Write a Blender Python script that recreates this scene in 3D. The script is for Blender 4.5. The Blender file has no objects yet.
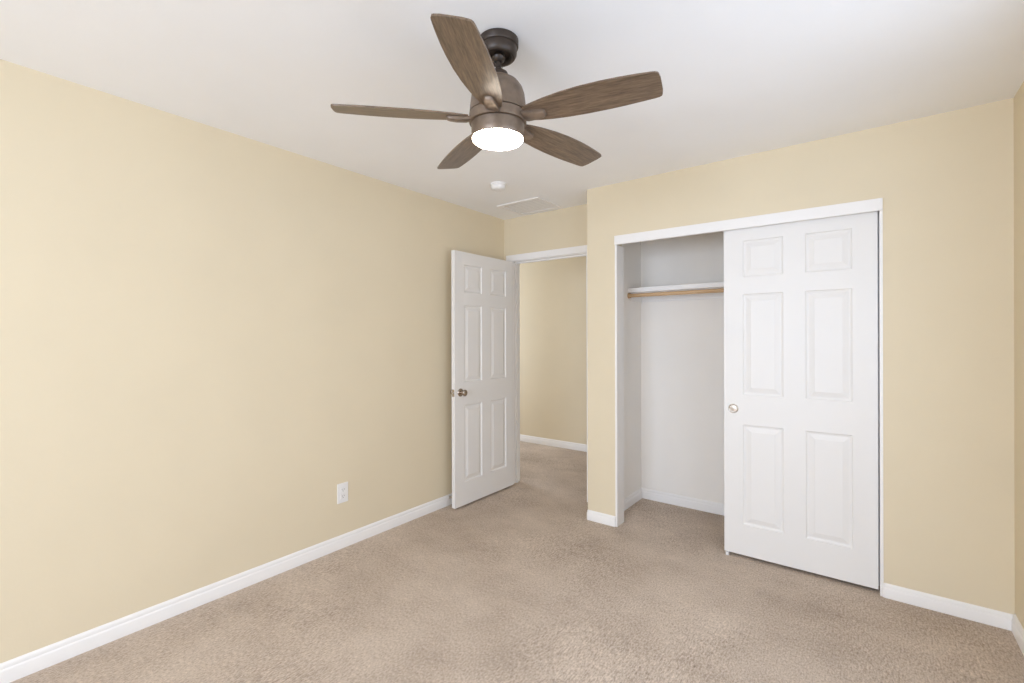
import bpy, bmesh, math, random
from mathutils import Vector, Matrix

scene = bpy.context.scene
COL = scene.collection
R = math.radians

# ---------------------------------------------------------------- dimensions (metres)
H = 2.44            # ceiling
XL, XR = 0.0, 3.227
YC = 3.10           # closet wall face
YB = 3.43           # doorway wall face
XB = 1.04           # where the closet wall ends
YN = -2.90          # window wall behind the camera
T = 0.115           # wall thickness
DX0, DX1, DH = 0.092, 0.857, 2.04      # bedroom doorway
CX0, CX1, CH = 1.275, 2.742, 2.02     # closet opening
HY = 4.92           # far hall wall
HX0, HX1 = -2.2, XB + 0.135
CBY = 3.79          # closet back wall face
CLX = 1.175         # closet left inner face

# ---------------------------------------------------------------- camera
cam_d = bpy.data.cameras.new('camera')
cam = bpy.data.objects.new('camera', cam_d)
COL.objects.link(cam)
yaw, roll = R(37.23), R(-0.14)
fwd = Vector((-math.sin(yaw), math.cos(yaw), 0))
right = Vector((math.cos(yaw), math.sin(yaw), 0))
up = Vector((0, 0, 1))
r2 = right * math.cos(roll) + up * math.sin(roll)
u2 = up * math.cos(roll) - right * math.sin(roll)
m = Matrix((( r2.x, u2.x, -fwd.x, 2.694), (r2.y, u2.y, -fwd.y, 0.0), (r2.z, u2.z, -fwd.z, 1.35), (0, 0, 0, 1)))
cam.matrix_world = m
cam_d.sensor_width = 36
cam_d.lens = 468.5 / 1024 * 36
cam_d.shift_y = -4.44 / 1024
cam_d.clip_start = 0.02
scene.camera = cam

# ---------------------------------------------------------------- world, daylight, added fill, exposure
w = bpy.data.worlds.new('sky'); scene.world = w; w.use_nodes = True
w.node_tree.nodes['Background'].inputs[0].default_value = (0.75, 0.85, 1.0, 1)
w.node_tree.nodes['Background'].inputs[1].default_value = 2.0

def area(name, loc, rot, sx, sy, power, color=(1, 1, 1), spread=180):
    d = bpy.data.lights.new(name, 'AREA'); d.shape = 'RECTANGLE'; d.size = sx; d.size_y = sy
    d.energy = power; d.color = color; d.spread = R(spread)
    o = bpy.data.objects.new(name, d); COL.objects.link(o); o.location = loc; o.rotation_euler = rot
    return o
WX0, WX1, WZ0, WZ1 = 0.95, 2.98, 0.65, 2.15       # bedroom window
DAY = (0.85, 1.0, 1.25); P_REAR, P_SIDE, P_HALL = 120, 17.5, 28
area('daylight_window', ((WX0+WX1)/2, YN - 0.10, (WZ0+WZ1)/2), (R(90), 0, 0), WX1-WX0-0.1, WZ1-WZ0-0.1, P_REAR, DAY)
VY0, VY1 = 0.25, 2.05                             # unseen window added in the right wall for fill light
area('fill_side', (XR + 0.10, (VY0+VY1)/2, (WZ0+WZ1)/2), (R(90), 0, R(90)), VY1-VY0-0.1, WZ1-WZ0-0.1, P_SIDE, DAY)  # added fill lamp, evens out the left wall and open door
area('fill_hall', (HX0 + 0.05, (YB+T+HY)/2, 1.35), (R(90), 0, R(-90)), 1.0, 1.7, P_HALL, DAY)  # added fill lamp for the hall

vs = scene.view_settings
vs.view_transform = 'Standard'; vs.look = 'None'; vs.gamma = 1.0; vs.use_curve_mapping = False
vs.exposure = -0.12
try:
    scene.cycles.max_bounces = 16; scene.cycles.diffuse_bounces = 12
    scene.cycles.use_denoising = True
    scene.cycles.sample_clamp_indirect = 6
except Exception: pass

# ---------------------------------------------------------------- materials
def lin(r, g, b):
    f = lambda c: (c/255/12.92) if c/255 <= 0.04045 else ((c/255+0.055)/1.055)**2.4
    return (f(r), f(g), f(b), 1)
def nm(name, base, rough=0.6, metal=0.0, spec=0.5):
    mt = bpy.data.materials.new(name); mt.use_nodes = True
    b = mt.node_tree.nodes['Principled BSDF']
    b.inputs['Base Color'].default_value = base; b.inputs['Roughness'].default_value = rough
    b.inputs['Metallic'].default_value = metal; b.inputs['Specular IOR Level'].default_value = spec
    return mt, mt.node_tree, b
def paint(name, base, rough=0.6, bscale=90, bstr=0.06, var=0.015, dist=0.003):
    mt, nt, b = nm(name, base, rough, spec=0.35)
    tc = nt.nodes.new('ShaderNodeNewGeometry')
    n = nt.nodes.new('ShaderNodeTexNoise'); n.inputs['Scale'].default_value = bscale; n.inputs['Detail'].default_value = 4
    nt.links.new(tc.outputs['Position'], n.inputs['Vector'])
    bp = nt.nodes.new('ShaderNodeBump'); bp.inputs['Strength'].default_value = bstr; bp.inputs['Distance'].default_value = dist
    nt.links.new(n.outputs['Fac'], bp.inputs['Height']); nt.links.new(bp.outputs['Normal'], b.inputs['Normal'])
    n2 = nt.nodes.new('ShaderNodeTexNoise'); n2.inputs['Scale'].default_value = 2.2; n2.inputs['Detail'].default_value = 3
    nt.links.new(tc.outputs['Position'], n2.inputs['Vector'])
    r = nt.nodes.new('ShaderNodeValToRGB')
    r.color_ramp.elements[0].position = 0.3; r.color_ramp.elements[1].position = 0.7
    r.color_ramp.elements[0].color = tuple(c*(1-var) for c in base[:3]) + (1,)
    r.color_ramp.elements[1].color = tuple(min(1, c*(1+var)) for c in base[:3]) + (1,)
    nt.links.new(n2.outputs['Fac'], r.inputs['Fac']); nt.links.new(r.outputs['Color'], b.inputs['Base Color'])
    return mt
M = {}
M['beige'] = paint('beige_wall_paint', (0.72, 0.63, 0.465, 1), 0.7, 110, 0.10)
M['ceiling'] = paint('ceiling_paint', (0.89, 0.895, 0.905, 1), 0.8, 75, 0.12)
M['closet'] = paint('closet_paint', (0.88, 0.85, 0.805, 1), 0.75, 110, 0.08)
M['trim'] = paint('white_trim_paint', (0.84, 0.825, 0.81, 1), 0.38, 60, 0.02, 0.005)
M['door'] = paint('white_door_paint', (0.785, 0.77, 0.75, 1), 0.42, 150, 0.04, 0.005)
M['plastic'] = nm('white_plastic', (0.82, 0.81, 0.80, 1), 0.35)[0]
M['filter'] = nm('grey_filter', (0.66, 0.66, 0.65, 1), 0.9)[0]
M['slot'] = nm('dark_slot', (0.03, 0.03, 0.03, 1), 0.6)[0]
M['track'] = nm('grey_track', (0.32, 0.32, 0.32, 1), 0.4, 0.7)[0]
M['chrome'] = nm('satin_nickel', (0.62, 0.58, 0.53, 1), 0.24, 1.0)[0]
M['knob'] = nm('aged_nickel', (0.44, 0.375, 0.315, 1), 0.25, 1.0)[0]
M['rubber'] = nm('grey_rubber', (0.25, 0.24, 0.23, 1), 0.7)[0]

def bronze(name, c, rough, metal):
    mt, nt, b = nm(name, c, rough, metal)
    g = nt.nodes.new('ShaderNodeTexCoord'); n = nt.nodes.new('ShaderNodeTexNoise')
    n.inputs['Scale'].default_value = 35; n.inputs['Detail'].default_value = 5
    nt.links.new(g.outputs['Object'], n.inputs['Vector'])
    r = nt.nodes.new('ShaderNodeValToRGB'); r.color_ramp.elements[0].position = .3; r.color_ramp.elements[1].position = .75
    r.color_ramp.elements[0].color = tuple(x*.8 for x in c[:3])+(1,); r.color_ramp.elements[1].color = tuple(x*1.2 for x in c[:3])+(1,)
    nt.links.new(n.outputs['Fac'], r.inputs['Fac']); nt.links.new(r.outputs['Color'], b.inputs['Base Color'])
    return mt
M['bronze'] = bronze('noble_bronze', (0.20, 0.148, 0.108, 1), 0.40, 0.45)
M['dark_bronze'] = bronze('dark_bronze', (0.042, 0.029, 0.021, 1), 0.40, 0.2)

def wood(name, c0, c1, axis_scale, rough):
    mt, nt, b = nm(name, c0, rough, spec=0.5)
    g = nt.nodes.new('ShaderNodeTexCoord'); mp = nt.nodes.new('ShaderNodeMapping'); mp.inputs['Scale'].default_value = axis_scale
    n = nt.nodes.new('ShaderNodeTexNoise'); n.inputs['Scale'].default_value = 1.0; n.inputs['Detail'].default_value = 7; n.inputs['Roughness'].default_value = .65
    nt.links.new(g.outputs['Object'], mp.inputs['Vector']); nt.links.new(mp.outputs['Vector'], n.inputs['Vector'])
    r = nt.nodes.new('ShaderNodeValToRGB'); r.color_ramp.elements[0].position = .36; r.color_ramp.elements[1].position = .66
    r.color_ramp.elements[0].color = c0; r.color_ramp.elements[1].color = c1
    nt.links.new(n.outputs['Fac'], r.inputs['Fac']); nt.links.new(r.outputs['Color'], b.inputs['Base Color'])
    return mt
M['blade'] = wood('weathered_oak_blade', (0.085, 0.054, 0.034, 1), (0.215, 0.15, 0.098, 1), (14, 150, 150), 0.30)
M['rod'] = wood('pine_rod', (0.52, 0.33, 0.17, 1), (0.66, 0.45, 0.26, 1), (5, 90, 90), 0.45)

# lamp lens
mt = bpy.data.materials.new('lit_opal_lens'); mt.use_nodes = True; nt = mt.node_tree
b = nt.nodes['Principled BSDF']; b.inputs['Base Color'].default_value = (0.9, 0.9, 0.88, 1)
b.inputs['Emission Color'].default_value = (1.0, 0.90, 0.76, 1); b.inputs['Emission Strength'].default_value = 45
M['lens'] = mt
# window glass
mt = bpy.data.materials.new('window_glass'); mt.use_nodes = True; nt = mt.node_tree
for n in list(nt.nodes): nt.nodes.remove(n)
o_ = nt.nodes.new('ShaderNodeOutputMaterial'); mx = nt.nodes.new('ShaderNodeMixShader'); tr = nt.nodes.new('ShaderNodeBsdfTransparent'); gl = nt.nodes.new('ShaderNodeBsdfGlossy')
gl.inputs['Roughness'].default_value = 0.02; mx.inputs[0].default_value = 0.06
nt.links.new(tr.outputs[0], mx.inputs[1]); nt.links.new(gl.outputs[0], mx.inputs[2]); nt.links.new(mx.outputs[0], o_.inputs[0])
M['glass'] = mt

# carpet: tufted rows running along y, trodden patches
mt, nt, b = nm('beige_cut_pile_carpet', (0.4, 0.33, 0.27, 1), 0.95, spec=0.1)
L = nt.links
g = nt.nodes.new('ShaderNodeNewGeometry')
def tex(scale3, detail, rough=.6, rot=0):
    mp = nt.nodes.new('ShaderNodeMapping'); mp.inputs['Scale'].default_value = scale3; mp.inputs['Rotation'].default_value = (0, 0, rot)
    n = nt.nodes.new('ShaderNodeTexNoise'); n.inputs['Scale'].default_value = 1; n.inputs['Detail'].default_value = detail; n.inputs['Roughness'].default_value = rough
    L.new(g.outputs['Position'], mp.inputs['Vector']); L.new(mp.outputs['Vector'], n.inputs['Vector']); return n.outputs['Fac']
def mth(op, a, bb):
    n = nt.nodes.new('ShaderNodeMath'); n.operation = op
    for k, v in enumerate((a, bb)):
        if isinstance(v, (int, float)): n.inputs[k].default_value = v
        else: L.new(v, n.inputs[k])
    return n.outputs[0]
tuft = tex((150, 70, 100), 3, .65)                 # tufts drawn out into short rows
fine = tex((330, 330, 330), 2)
patch = tex((1.5, 2.0, 1), 4, .6, .4)
patch2 = tex((7, 4, 1), 3, .6, -.3)
rows = tex((115, 26, 10), 2)
rowamt = nt.nodes.new('ShaderNodeMapRange'); L.new(tex((1.1, .9, 1), 2), rowamt.inputs['Value'])
rowamt.inputs['From Min'].default_value = .42; rowamt.inputs['From Max'].default_value = .6
f = mth('ADD', mth('MULTIPLY', tuft, .66), mth('MULTIPLY', fine, .30))
f = mth('ADD', f, mth('MULTIPLY', mth('MULTIPLY', mth('SUBTRACT', rows, .5), rowamt.outputs[0]), .55))
f = mth('ADD', f, mth('MULTIPLY', mth('SUBTRACT', patch, .5), .40))
f = mth('ADD', f, mth('MULTIPLY', mth('SUBTRACT', patch2, .5), .12))
r = nt.nodes.new('ShaderNodeValToRGB'); L.new(f, r.inputs['Fac'])
r.color_ramp.elements[0].position = .24; r.color_ramp.elements[0].color = (0.26, 0.20, 0.155, 1)
r.color_ramp.elements[1].position = .68; r.color_ramp.elements[1].color = (0.73, 0.62, 0.52, 1)
L.new(r.outputs['Color'], b.inputs['Base Color'])
bmp = nt.nodes.new('ShaderNodeBump'); bmp.inputs['Strength'].default_value = .55; bmp.inputs['Distance'].default_value = .006
L.new(mth('ADD', tuft, mth('MULTIPLY', rows, .6)), bmp.inputs['Height']); L.new(bmp.outputs['Normal'], b.inputs['Normal'])
M['carpet'] = mt

# ---------------------------------------------------------------- mesh helpers
def box(bm, x0, x1, y0, y1, z0, z1, bevel=0):
    vs_ = [bm.verts.new((x, y, z)) for x in (x0, x1) for y in (y0, y1) for z in (z0, z1)]
    F = [(0, 1, 3, 2), (4, 6, 7, 5), (0, 4, 5, 1), (2, 3, 7, 6), (0, 2, 6, 4), (1, 5, 7, 3)]
    fs = [bm.faces.new([vs_[i] for i in q]) for q in F]
    if bevel:
        es = list({e for f_ in fs for e in f_.edges})
        bmesh.ops.bevel(bm, geom=es, offset=bevel, segments=2, profile=0.7, affect='EDGES')
def lathe(bm, prof, seg=48, center=(0, 0, 0), axis='Z', cap0=False, cap1=False):
    rings = []
    for rr, z in prof:
        ring = []
        for k in range(seg):
            a = 2*math.pi*k/seg; c, s = rr*math.cos(a), rr*math.sin(a)
            if axis == 'Z': p = (c, s, z)
            elif axis == 'Y': p = (c, z, s)
            else: p = (z, c, s)
            ring.append(bm.verts.new(Vector(p) + Vector(center)))
        rings.append(ring)
    for a, b_ in zip(rings, rings[1:]):
        for k in range(seg):
            bm.faces.new((a[k], a[(k+1) % seg], b_[(k+1) % seg], b_[k]))
    if cap0: bm.faces.new(rings[0])
    if cap1: bm.faces.new(rings[-1][::-1])
def extrude_profile(bm, prof, A, B, outward):
    """profile (depth, height) swept from A to B; outward = unit vector away from the wall"""
    A, B, n = Vector(A), Vector(B), Vector(outward)
    ends = []
    for P in (A, B):
        ends.append([bm.verts.new(P + n*d + Vector((0, 0, z))) for d, z in prof])
    k = len(prof)
    for i in range(k):
        bm.faces.new((ends[0][i], ends[0][(i+1) % k], ends[1][(i+1) % k], ends[1][i]))
    bm.faces.new(ends[0][::-1]); bm.faces.new(ends[1])
def obj(name, bm, mat, parent=None, smooth=False):
    bmesh.ops.recalc_face_normals(bm, faces=bm.faces)
    me = bpy.data.meshes.new(name); bm.to_mesh(me); bm.free()
    me.materials.append(mat)
    if smooth:
        for p in me.polygons: p.use_smooth = True
        try: me.set_sharp_from_angle(angle=R(35))
        except Exception: pass
    o = bpy.data.objects.new(name, me); COL.objects.link(o)
    if parent: o.parent = parent
    return o
def tag(o, label, cat=None, kind=None, group=None):
    o['label'] = label
    if cat: o['category'] = cat
    if kind: o['kind'] = kind
    if group: o['group'] = group
    return o
def empty(name, loc, rz=0):
    o = bpy.data.objects.new(name, None); COL.objects.link(o); o.location = loc; o.rotation_euler = (0, 0, rz)
    o.empty_display_size = .05
    return o
def bx(name, mat, boxes, parent=None, bevel=0):
    bm = bmesh.new()
    for q in boxes: box(bm, *q, bevel=bevel)
    return obj(name, bm, mat, parent)
def structure(o, label, cat): return tag(o, label, cat, 'structure')

# ---------------------------------------------------------------- room shell
structure(bx('floor', M['carpet'], [(HX0-.1, XR+T, YN-T, HY+T, -0.05, 0)]), 'beige cut pile carpet running through bedroom, closet and hall', 'carpet')
structure(bx('ceiling', M['ceiling'], [(HX0-.1, XR+T, YN-T, HY+T, H, H+.08)]), 'flat white textured ceiling around the fan', 'ceiling')
structure(bx('wall_left', M['beige'], [(-T, 0, YN-T, YB+T, 0, H)]), 'long plain beige wall on the left with a low outlet', 'wall')
structure(bx('wall_back', M['beige'], [(0, DX0-.018, YB, YB+T, 0, H), (DX1+.018, HX1-.135, YB, YB+T, 0, H), (DX0-.018, DX1+.018, YB, YB+T, DH+.018, H)]),
          'short beige wall around and above the open bedroom doorway', 'wall')
structure(bx('wall_closet', M['beige'], [(XB, CX0-.014, YC, YC+T, 0, H), (CX1+.014, XR, YC, YC+T, 0, H), (CX0-.014, CX1+.014, YC, YC+T, CH+.03, H)]),
          'beige wall that frames the sliding door closet opening', 'wall')
structure(bx('wall_closet_side', M['beige'], [(XB, XB+.06, YC+T, CBY+.06, 0, H)]), 'narrow beige side of the closet box beside the doorway', 'wall')
structure(bx('wall_closet_interior', M['closet'], [(XB+.06, CLX, YC+T, CBY+.06, 0, H), (CLX, XR+T, CBY, CBY+.06, 0, H)]),
          'off white walls inside the closet behind the shelf', 'wall')
structure(bx('wall_closet_rear', M['beige'], [(XB, XR+T, CBY+.06, CBY+.12, 0, H)]), 'beige hall side of the closet back wall', 'wall')
structure(bx('wall_right', M['beige'], [(XR, XR+T, YN-T, VY0, 0, H), (XR, XR+T, VY1, CBY, 0, H), (XR, XR+T, VY0, VY1, 0, WZ0), (XR, XR+T, VY0, VY1, WZ1, H)]), 'beige wall seen as a sliver at the right edge', 'wall')
structure(bx('wall_window', M['beige'], [(0, WX0, YN-T, YN, 0, H), (WX1, XR, YN-T, YN, 0, H), (WX0, WX1, YN-T, YN, 0, WZ0), (WX0, WX1, YN-T, YN, WZ1, H)]),
          'beige wall behind the camera holding the bedroom window', 'wall')
structure(bx('wall_hall', M['beige'], [(HX0-.1, XR+T, HY, HY+T, 0, H)]), 'beige hall wall seen through the open doorway', 'wall')
structure(bx('wall_hall_end', M['beige'], [(XR, XR+T, CBY+.12, HY, 0, H)]), 'far right end wall of the hall', 'wall')
structure(bx('wall_hall_near', M['beige'], [(HX0-.1, -T, YB, YB+T, 0, H)]), 'hall wall that continues left of the bedroom', 'wall')
structure(bx('wall_hall_left', M['beige'], [(HX0-.1, HX0, YB+T, HY, 0, H)]), 'far left end wall of the hall', 'wall')

# window behind the camera
w1 = structure(bx('window_1', M['trim'], [(WX0, WX0+.05, YN-.09, YN-.04, WZ0, WZ1), (WX1-.05, WX1, YN-.09, YN-.04, WZ0, WZ1), (WX0+.05, WX1-.05, YN-.09, YN-.04, WZ0, WZ0+.05),
      (WX0+.05, WX1-.05, YN-.09, YN-.04, WZ1-.05, WZ1), ((WX0+WX1)/2-.02, (WX0+WX1)/2+.02, YN-.09, YN-.04, WZ0+.05, WZ1-.05)]), 'white framed sliding window behind the camera', 'window')
bx('pane', M['glass'], [(WX0+.05, (WX0+WX1)/2-.02, YN-.068, YN-.064, WZ0+.05, WZ1-.05)], w1)
bx('pane', M['glass'], [((WX0+WX1)/2+.02, WX1-.05, YN-.068, YN-.064, WZ0+.05, WZ1-.05)], w1)
bx('window_sill', M['trim'], [(WX0-.03, WX1+.03, YN-.038, YN+.02, WZ0-.02, WZ0)], w1, .003)

w2 = structure(bx('window_fill', M['trim'], [(XR+.04, XR+.09, VY0, VY0+.05, WZ0, WZ1), (XR+.04, XR+.09, VY1-.05, VY1, WZ0, WZ1), (XR+.04, XR+.09, VY0+.05, VY1-.05, WZ0, WZ0+.05),  # invented opening around the side fill lamp, out of view
      (XR+.04, XR+.09, VY0+.05, VY1-.05, WZ1-.05, WZ1), (XR+.04, XR+.09, (VY0+VY1)/2-.02, (VY0+VY1)/2+.02, WZ0+.05, WZ1-.05)]), 'unseen white framed window added in the right wall for fill light', 'window')
bx('pane', M['glass'], [(XR+.064, XR+.068, VY0+.05, (VY0+VY1)/2-.02, WZ0+.05, WZ1-.05)], w2)
bx('pane', M['glass'], [(XR+.064, XR+.068, (VY0+VY1)/2+.02, VY1-.05, WZ0+.05, WZ1-.05)], w2)

# ---------------------------------------------------------------- baseboards
BP = [(0, 0), (.013, 0), (.013, .052), (.0115, .056), (.0085, .060), (.0085, .068), (.0075, .074), (.0045, .080), (.002, .083), (0, .083)]
BT = .013
def baseboard(name, label, runs):
    bm = bmesh.new()
    for A, B, n in runs: extrude_profile(bm, BP, A, B, n)
    return structure(obj(name, bm, M['trim'], smooth=True), label, 'baseboard')
baseboard('baseboard_left', 'white baseboard along the foot of the long left wall', [((0, YN, 0), (0, YB, 0), (1, 0, 0))])
# rounded bullnose returns at the corner beside the closet
def bullnose(bm, cx, cy, a0, a1, base_r=.010):
    seg = 8; rings = []
    for k in range(seg+1):
        a = a0 + (a1-a0)*k/seg
        rings.append([bm.verts.new((cx+math.cos(a)*(base_r+d), cy+math.sin(a)*(base_r+d), z)) for d, z in BP])
    n = len(BP)
    for p, q in zip(rings, rings[1:]):
        for i in range(n): bm.faces.new((p[i], p[(i+1) % n], q[(i+1) % n], q[i]))
    bm.faces.new(rings[0][::-1]); bm.faces.new(rings[-1])
BP_FULL = BP; BP = [(d, z*.87) for d, z in BP_FULL]     # the closet wall has a slightly lower board
bm = bmesh.new()
extrude_profile(bm, BP, (XB+.010, YC, 0), (CX0-.015, YC, 0), (0, -1, 0))
extrude_profile(bm, BP, (XB, YC+.010, 0), (XB, YB, 0), (-1, 0, 0))
bullnose(bm, XB+.010, YC+.010, math.pi, math.pi*1.5)
structure(obj('baseboard_closet_left', bm, M['trim'], smooth=True), 'short white baseboard wrapping the corner between doorway and closet', 'baseboard')
bm = bmesh.new()
extrude_profile(bm, BP, (CX1+.026, YC, 0), (XR, YC, 0), (0, -1, 0))
bullnose(bm, CX1+.026, YC+.010, math.pi*1.12, math.pi*1.5)
structure(obj('baseboard_closet_right', bm, M['trim'], smooth=True), 'white baseboard right of the sliding closet door', 'baseboard')
BP = BP_FULL
baseboard('baseboard_right', 'white baseboard at the bottom right corner along the right wall', [((XR, YN, 0), (XR, YC-BT, 0), (-1, 0, 0))])
baseboard('baseboard_hall', 'white baseboard in the hall seen through the doorway', [((HX0, HY, 0), (XR, HY, 0), (0, -1, 0))])
baseboard('baseboard_closet_inside', 'white baseboard inside the closet', [((CLX, CBY, 0), (XR, CBY, 0), (0, -1, 0)), ((CLX, YC+T, 0), (CLX, CBY, 0), (1, 0, 0))])
baseboard('baseboard_window', 'white baseboard under the window behind the camera', [((0, YN, 0), (XR, YN, 0), (0, 1, 0))])

# ---------------------------------------------------------------- bedroom doorway trim
CASE = .056
t1 = structure(bx('trim_1', M['trim'], [(DX0-.018, DX0, YB, YB+T, 0, DH), (DX1, DX1+.018, YB, YB+T, 0, DH), (DX0-.018, DX1+.018, YB, YB+T, DH, DH+.018)]),
               'white jamb and casing framing the open bedroom doorway', 'door frame')
def casing(boxes, name):
    return bx(name, M['trim'], boxes, t1, .003)
casing([(DX0-.005-CASE, DX0-.005, YB-.014, YB-.0005, 0, DH+.005)], 'side_casing')
casing([(DX1+.005, DX1+.005+CASE, YB-.014, YB-.0005, 0, DH+.005)], 'side_casing')
casing([(DX0-.005-CASE, DX1+.005+CASE, YB-.014, YB-.0005, DH+.005, DH+.005+CASE)], 'head_casing')
bx('door_stop_strip', M['trim'], [(DX0, DX0+.012, YB+.045, YB+.075, 0, DH-.012), (DX1-.012, DX1, YB+.045, YB+.075, 0, DH-.012), (DX0, DX1, YB+.045, YB+.075, DH-.012, DH)], t1)
bx('strike_plate', M['chrome'], [(DX1-.0015, DX1, YB+.012, YB+.04, .885, .945)], t1)

# ---------------------------------------------------------------- six-panel doors
LW, LH, LT = .755, 2.012, .035
PCOLS = [(.108, .322), (.432, .647)]
PROWS = [(.185, .795), (.975, 1.588), (1.692, 1.912)]
def leaf_mesh(w_, h_, t_):
    """six-panel slab: x 0..w, y 0..t (front at y=0), z 0..h"""
    bm = bmesh.new()
    xs = sorted({0, w_} | {v for c in PCOLS for v in c}); zs = sorted({0, h_} | {v for c in PROWS for v in c})
    for yf, s in ((0.0, 1), (t_, -1)):
        V = {}
        def v(x, z, d=0.0):
            k = (round(x, 4), round(z, 4), round(d, 4))
            if k not in V: V[k] = bm.verts.new((x, yf + s*d, z))
            return V[k]
        for x0, x1 in zip(xs, xs[1:]):
            for z0, z1 in zip(zs, zs[1:]):
                if (x0, x1) in PCOLS and (z0, z1) in PROWS:
                    prev = None
                    for ins, d in ((0, 0), (.004, .006), (.012, .0085), (.016, .0085), (.040, .0020), (.043, .001)):
                        ring = [v(x0+ins, z0+ins, d), v(x1-ins, z0+ins, d), v(x1-ins, z1-ins, d), v(x0+ins, z1-ins, d)]
                        if prev:
                            for i in range(4): bm.faces.new((prev[i], prev[(i+1) % 4], ring[(i+1) % 4], ring[i]))
                        prev = ring
                    bm.faces.new(prev)
                else:
                    bm.faces.new((v(x0, z0), v(x1, z0), v(x1, z1), v(x0, z1)))
    # edges
    def q(a, b_, c, d): bm.faces.new([bm.verts.new(p) for p in (a, b_, c, d)])
    q((0, 0, 0), (0, t_, 0), (0, t_, h_), (0, 0, h_)); q((w_, 0, 0), (w_, t_, 0), (w_, t_, h_), (w_, 0, h_))
    q((0, 0, 0), (w_, 0, 0), (w_, t_, 0), (0, t_, 0)); q((0, 0, h_), (w_, 0, h_), (w_, t_, h_), (0, t_, h_))
    bmesh.ops.remove_doubles(bm, verts=bm.verts, dist=1e-5)
    return bm

# the swung-open bedroom door: front face (local y=0) turned towards +x
d1 = structure(obj('door_1', leaf_mesh(LW, LH, LT), M['door']), 'white six panel bedroom door swung open against the left wall', 'door')
d1.location = (.138, 2.629, .016); d1.rotation_euler = (0, 0, R(90))
# local x runs along +y (0 = latch edge), local y runs along -x
def knob_set(parent, lx, ly, s, z):
    """rosette and round knob; s=-1 sticks out of the front face"""
    bm = bmesh.new(); lathe(bm, [(.0005, ly+s*.0105), (.014, ly+s*.0105), (.026, ly+s*.007), (.031, ly+s*.003), (.032, ly)], 40, (lx, 0, z), 'Y')
    ro = obj('rosette', bm, M['knob'], parent, True)
    bm = bmesh.new(); lathe(bm, [(.0115, ly+s*.009), (.010, ly+s*.020), (.011, ly+s*.027), (.019, ly+s*.033), (.0245, ly+s*.040), (.026, ly+s*.046), (.0245, ly+s*.053), (.018, ly+s*.058), (.008, ly+s*.0605), (.0005, ly+s*.061)], 40, (lx, 0, z), 'Y')
    kb = obj('door_knob', bm, M['knob'], parent, True)
knob_set(d1, .062, 0.0, -1, .898)
knob_set(d1, .062, LT, 1, .898)
bx('latch_plate', M['chrome'], [(-.0016, .0004, .005, .030, .870, .926)], d1)
bm = bmesh.new(); box(bm, -.011, -.001, .011, .024, .889, .907, .002); obj('latch_bolt', bm, M['chrome'], d1)
for z in (.18, 1.0, 1.80):
    bm = bmesh.new(); lathe(bm, [(.0002, z-.045), (.006, z-.045), (.006, z+.045), (.0002, z+.045)], 16, (LW+.006, LT+.004, 0))
    box(bm, LW-.0004, LW+.0016, .004, LT+.004, z-.044, z+.044)
    obj('hinge', bm, M['chrome'], d1, True)

# ---------------------------------------------------------------- closet opening trim, fascia, track, doors
t2 = structure(bx('trim_2', M['trim'], [(CX0-.014, CX0, YC-.003, YC+T, 0, 2.003), (CX1, CX1+.014, YC-.003, YC+T, 0, 2.003)]),
               'white side jambs and header board framing the closet opening', 'door frame')
bx('header_board', M['trim'], [(CX0-.014, CX1+.014, YC-.013, YC+.008, 2.003, 2.066)], t2, .002)
bx('head_jamb', M['trim'], [(CX0-.014, CX1+.014, YC+.008, YC+T, CH+.015, CH+.03)], t2)
bx('sliding_track', M['track'], [(CX0, CX1, YC+.020, YC+.022, 2.0+.036, CH+.015-.0005), (CX0, CX1, YC+.062, YC+.064, 2.0+.036, CH+.015-.0005)], t2)

def closet_door(x, y, label):
    o = structure(obj('door_2', leaf_mesh(LW, 1.995, .032), M['door']), label, 'door')
    o.location = (x, y, .020)
    # recessed round finger pull
    bm = bmesh.new()
    lathe(bm, [(.0285, 0), (.0280, -.0022), (.0255, -.0030), (.0235, -.0022), (.0220, -.0004), (.0205, -.0003), (.0120, -.0009), (.0005, -.0012)], 40, (.054, 0, .888), 'Y')
    obj('finger_pull', bm, M['chrome'], o, True)
    return o
closet_door(1.980, YC+.020, 'white six panel sliding closet door with round finger pull, closing the right half')
c2 = closet_door(1.986, YC+.066, 'white sliding closet door parked behind the front one'); c2.name = 'door_3'
g_ = bx('floor_guide', M['plastic'], [(1.990, 2.006, YC+.008, YC+.060, 0, .018), (1.990, 2.006, YC+.0535, YC+.0645, 0, .034)])
tag(g_, 'small white floor guide under the left edge of the sliding closet door', 'door guide')

# ---------------------------------------------------------------- closet shelf and rod
sh = empty('closet_shelf', (CLX, CBY, 1.70)); tag(sh, 'white closet shelf above the wooden hanging rod', 'shelf')
bm = bmesh.new(); box(bm, .002, XR-CLX-.002, -.272, -.002, 0, .035, .003); obj('shelf_board', bm, M['trim'], sh)
bx('wall_cleat', M['trim'], [(.002, XR-CLX-.002, -.018, -.0005, -.062, -.0003)], sh)
bx('side_cleat', M['trim'], [(.0005, .018, -.232, -.019, -.062, -.0003)], sh)
rd = empty('hanging_rod', (CLX, CBY-.258, 1.676)); tag(rd, 'light wooden clothes rod under the closet shelf', 'clothes rod')
bm = bmesh.new(); lathe(bm, [(.0002, .019), (.0145, .019), (.0145, XR-CLX-.003), (.0002, XR-CLX-.003)], 24, (0, 0, 0), 'X'); obj('pole', bm, M['rod'], rd, True)
bm = bmesh.new(); lathe(bm, [(.0002, .0012), (.022, .0012), (.022, .004), (.0195, .018), (.016, .0185)], 24, (0, 0, 0), 'X'); obj('rod_socket', bm, M['rod'], rd, True)

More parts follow.
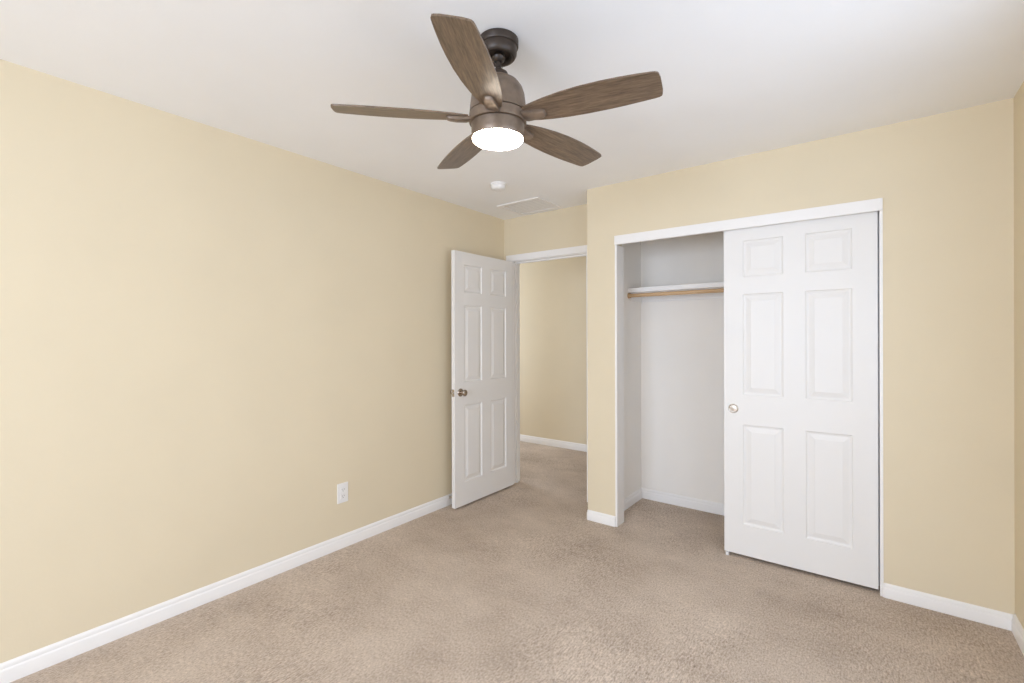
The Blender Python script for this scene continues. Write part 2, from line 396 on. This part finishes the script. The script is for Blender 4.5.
# ---------------------------------------------------------------- outlet on the left wall
ou = empty('wall_outlet', (0, 1.738, .352)); tag(ou, 'white duplex power outlet low on the left wall', 'outlet')
bm = bmesh.new(); box(bm, .0003, .006, -.038, .038, -.0625, .0625, .002); obj('cover_plate', bm, M['plastic'], ou)
for s in (-1, 1):
    bm = bmesh.new(); box(bm, .0055, .0085, -.0165, .0165, s*.0205-.0145, s*.0205+.0145, .0025)
    rc = obj('receptacle', bm, M['plastic'], ou)
    bx('socket_slots', M['slot'], [(.0083, .0088, -.008, -.0058, s*.0205-.002, s*.0205+.007), (.0083, .0088, .0058, .008, s*.0205-.002, s*.0205+.007), (.0083, .0088, -.0025, .0025, s*.0205-.010, s*.0205-.006)], rc)
bm = bmesh.new(); lathe(bm, [(.0002, .0075), (.003, .007), (.0035, .0055)], 12, (0, 0, 0), 'X'); obj('screw', bm, M['plastic'], ou, True)

# ---------------------------------------------------------------- door stop on the baseboard
ds = empty('door_bumper', (BT, 2.695, .064)); tag(ds, 'small metal door stop on the left baseboard beside the door edge', 'door stop')
bm = bmesh.new(); lathe(bm, [(.0002, .0005), (.011, .0005), (.010, .004), (.0055, .006)] + [(.0055 + .0012*(k % 2), .006+.003*k) for k in range(16)] + [(.005, .055), (.0002, .055)], 16, (0, 0, 0), 'X'); obj('spring', bm, M['chrome'], ds, True)
bm = bmesh.new(); lathe(bm, [(.0002, .052), (.0075, .052), (.008, .060), (.006, .066), (.0002, .067)], 16, (0, 0, 0), 'X'); obj('rubber_tip', bm, M['rubber'], ds, True)

# ---------------------------------------------------------------- smoke detector and return air grille
sd = empty('smoke_detector', (.60, 2.60, H)); tag(sd, 'round white smoke detector on the ceiling beyond the fan', 'smoke detector')
bm = bmesh.new(); lathe(bm, [(.0002, -.0005), (.060, -.0005), (.060, -.010), (.056, -.013)], 40); obj('mounting_base', bm, M['plastic'], sd, True)
bm = bmesh.new(); lathe(bm, [(.054, -.012), (.055, -.020), (.050, -.034), (.040, -.042), (.018, -.044), (.017, -.042), (.0002, -.042)], 40); obj('cover', bm, M['plastic'], sd, True)
bm = bmesh.new(); lathe(bm, [(.0002, -.0445), (.006, -.0445), (.007, -.0415)], 16, (.026, -.02, 0)); obj('test_button', bm, M['plastic'], sd, True)

gx0, gx1, gy0, gy1 = .246, .656, 3.02, 3.365
vt = empty('air_vent', ((gx0+gx1)/2, (gy0+gy1)/2, H)); tag(vt, 'white louvred return air grille on the ceiling by the doorway', 'vent')
hx, hy = (gx1-gx0)/2, (gy1-gy0)/2
bm = bmesh.new()
fw = .024
for q in ((-hx, hx, -hy, -hy+fw), (-hx, hx, hy-fw, hy), (-hx, -hx+fw, -hy+fw, hy-fw), (hx-fw, hx, -hy+fw, hy-fw)): box(bm, *q, -.009, -.0004, .002)
obj('frame', bm, M['plastic'], vt)
bx('backing', M['filter'], [(-hx+fw, hx-fw, -hy+fw, hy-fw, -.0012, -.0004)], vt)
n = 8; sp = (2*hy-2*fw)/n
bm = bmesh.new()
for k in range(n):
    y = -hy+fw+sp*(k+.5)
    vs_ = [bm.verts.new(p) for p in ((-hx+fw, y+.011, -.0046), (hx-fw, y+.011, -.0046), (hx-fw, y-.009, -.0015), (-hx+fw, y-.009, -.0015),
                                     (-hx+fw, y+.011, -.0054), (hx-fw, y+.011, -.0054), (hx-fw, y-.0095, -.0022), (-hx+fw, y-.0095, -.0022))]
    for q in ((0, 1, 2, 3), (4, 7, 6, 5), (0, 4, 5, 1), (2, 6, 7, 3), (1, 5, 6, 2), (0, 3, 7, 4)): bm.faces.new([vs_[i] for i in q])
obj('louvres', bm, M['plastic'], vt)

# ---------------------------------------------------------------- ceiling fan
FX, FY = 1.616, 1.341
HUB = Vector((-.005, .0017, 2.142 - H)); SHIFT = -.006
TILT = Vector((0, 0, 1)).rotation_difference(Vector((.0217, -.0074, 1)).normalized()).to_matrix().to_4x4()   # the fan hangs a degree off plumb on its ball
HANG = Matrix.Translation(HUB) @ TILT @ Matrix.Translation((0, 0, -HUB.z + SHIFT))
fan = empty('ceiling_fan', (FX, FY, H)); tag(fan, 'five blade bronze ceiling fan with weathered wood blades and a lit round lamp', 'ceiling fan')
def lz(name, prof, mat, parent=fan, seg=64):
    bm = bmesh.new(); lathe(bm, [(rr, z-H) for rr, z in prof], seg); return obj(name, bm, mat, parent, True)
can = lz('canopy', [(.0002, 2.4395), (.070, 2.4395), (.0735, 2.436), (.0735, 2.414), (.0715, 2.411), (.0675, 2.4095), (.0675, 2.398), (.067, 2.386), (.063, 2.378), (.059, 2.374), (.052, 2.373),
                   (.049, 2.376), (.045, 2.392), (.020, 2.400), (.0002, 2.400)], M['dark_bronze'])
lz('hanger_ball', [(.0002, 2.398), (.014, 2.396), (.022, 2.389), (.025, 2.380), (.022, 2.371), (.014, 2.365), (.0002, 2.365)], M['dark_bronze'])
lz('downrod', [(.0105, 2.372), (.0105, 2.325)], M['dark_bronze'])
lz('rod_collar', [(.0002, 2.336), (.018, 2.336), (.022, 2.331), (.034, 2.325), (.037, 2.318), (.037, 2.306), (.0002, 2.306)], M['dark_bronze'])
bm = bmesh.new(); lathe(bm, [(.0002, -.006), (.006, -.006), (.006, .006), (.0002, .006)], 12, (.0, .012, 2.350-H), 'Y'); obj('set_screw', bm, M['chrome'], fan, True)
mo = lz('motor_housing', [(.0002, 2.3075), (.040, 2.3075), (.056, 2.300), (.075, 2.287), (.089, 2.268), (.097, 2.245), (.101, 2.215), (.1035, 2.190), (.1045, 2.178), (.1045, 2.1765), (.097, 2.1755), (.0002, 2.1755)], M['bronze'])
lz('blade_ring', [(.0002, 2.1745), (.097, 2.1745), (.099, 2.1725), (.1055, 2.172), (.1055, 2.141), (.104, 2.139), (.098, 2.1385), (.0002, 2.1385)], M['bronze'])
lk = lz('lamp_housing', [(.0002, 2.1375), (.096, 2.1375), (.098, 2.135), (.0965, 2.105), (.0955, 2.087), (.094, 2.085), (.0925, 2.087), (.0925, 2.11), (.0002, 2.11)], M['bronze'])
lz('lamp_lens', [(.0922, 2.092), (.0930, 2.086), (.0925, 2.081), (.0885, 2.076), (.075, 2.0715), (.050, 2.0685), (.025, 2.0672), (.0002, 2.067)], M['lens'], fan)

PITCH = 11.95
# blade outline: (u, v_leading, v_trailing)
OUT = [(.112, -.038, .030), (.13, -.045, .036), (.16, -.054, .042), (.20, -.064, .047), (.26, -.076, .051), (.33, -.0845, .0515), (.40, -.088, .049), (.46, -.088, .045), (.52, -.085, .039), (.557, -.082, .035), (.570, -.080, .0325), (.5775, -.076, .028), (.5805, -.070, .021), (.5835, -.052, .003)]
def blade_mesh():
    bm = bmesh.new(); th = .0055
    lo = [(u, a) for u, a, c in OUT]; hi = [(u, c) for u, a, c in OUT]
    loop = lo + hi[::-1]
    top = [bm.verts.new((u, v_, th/2)) for u, v_ in loop]; bot = [bm.verts.new((u, v_, -th/2)) for u, v_ in loop]
    n_ = len(OUT)
    for i in range(n_-1):
        j = 2*n_-1-i
        bm.faces.new((top[i], top[i+1], top[j-1], top[j])); bm.faces.new((bot[i], bot[j], bot[j-1], bot[i+1]))
    N = len(loop)
    for i in range(N): bm.faces.new((top[i], bot[i], bot[(i+1) % N], top[(i+1) % N]))
    return bm
def arm_mesh():
    """blade holder under the blade: rounded wedge with a raised spine"""
    bm = bmesh.new(); rows_ = []
    for u, hw, zt, zb in ((.095, .025, .004, -.010), (.115, .025, -.002, -.016), (.150, .022, -.003, -.018), (.174, .018, -.003, -.0165), (.184, .0145, -.003, -.0145), (.188, .011, -.003, -.009)):
        rows_.append([bm.verts.new((u, v_, z)) for v_, z in ((-hw, zt), (-hw, zb+.004), (-hw*.72, zb), (hw*.72, zb), (hw, zb+.004), (hw, zt))])
    for a, b_ in zip(rows_, rows_[1:]):
        for i in range(6): bm.faces.new((a[i], a[(i+1) % 6], b_[(i+1) % 6], b_[i]))
    bm.faces.new(rows_[0][::-1]); bm.faces.new(rows_[-1])
    return bm
for o in list(fan.children):
    if o.name.split('.')[0] != 'canopy': o.matrix_local = HANG
bmB = blade_mesh(); bmA = arm_mesh()
phi0 = R(227.8)
firstB = firstA = None
for k in range(5):
    a = phi0 + k*2*math.pi/5
    # clockwise edge raised, counter-clockwise edge lowered
    rot = (Matrix.Rotation(a, 4, 'Z') @ Matrix.Rotation(R(0.9), 4, 'Y') @ Matrix.Rotation(R(-PITCH), 4, 'X'))
    if firstB is None:
        B_ = firstB = obj('blade', bmB, M['blade'], fan); A_ = firstA = obj('blade_arm', bmA, M['bronze'], fan, True)
    else:
        B_ = firstB.copy(); COL.objects.link(B_); B_.parent = fan
        A_ = firstA.copy(); COL.objects.link(A_); A_.parent = fan
    for o in (B_, A_):
        o.matrix_local = Matrix.Translation(HUB + Vector((0, 0, .009))) @ TILT @ rot
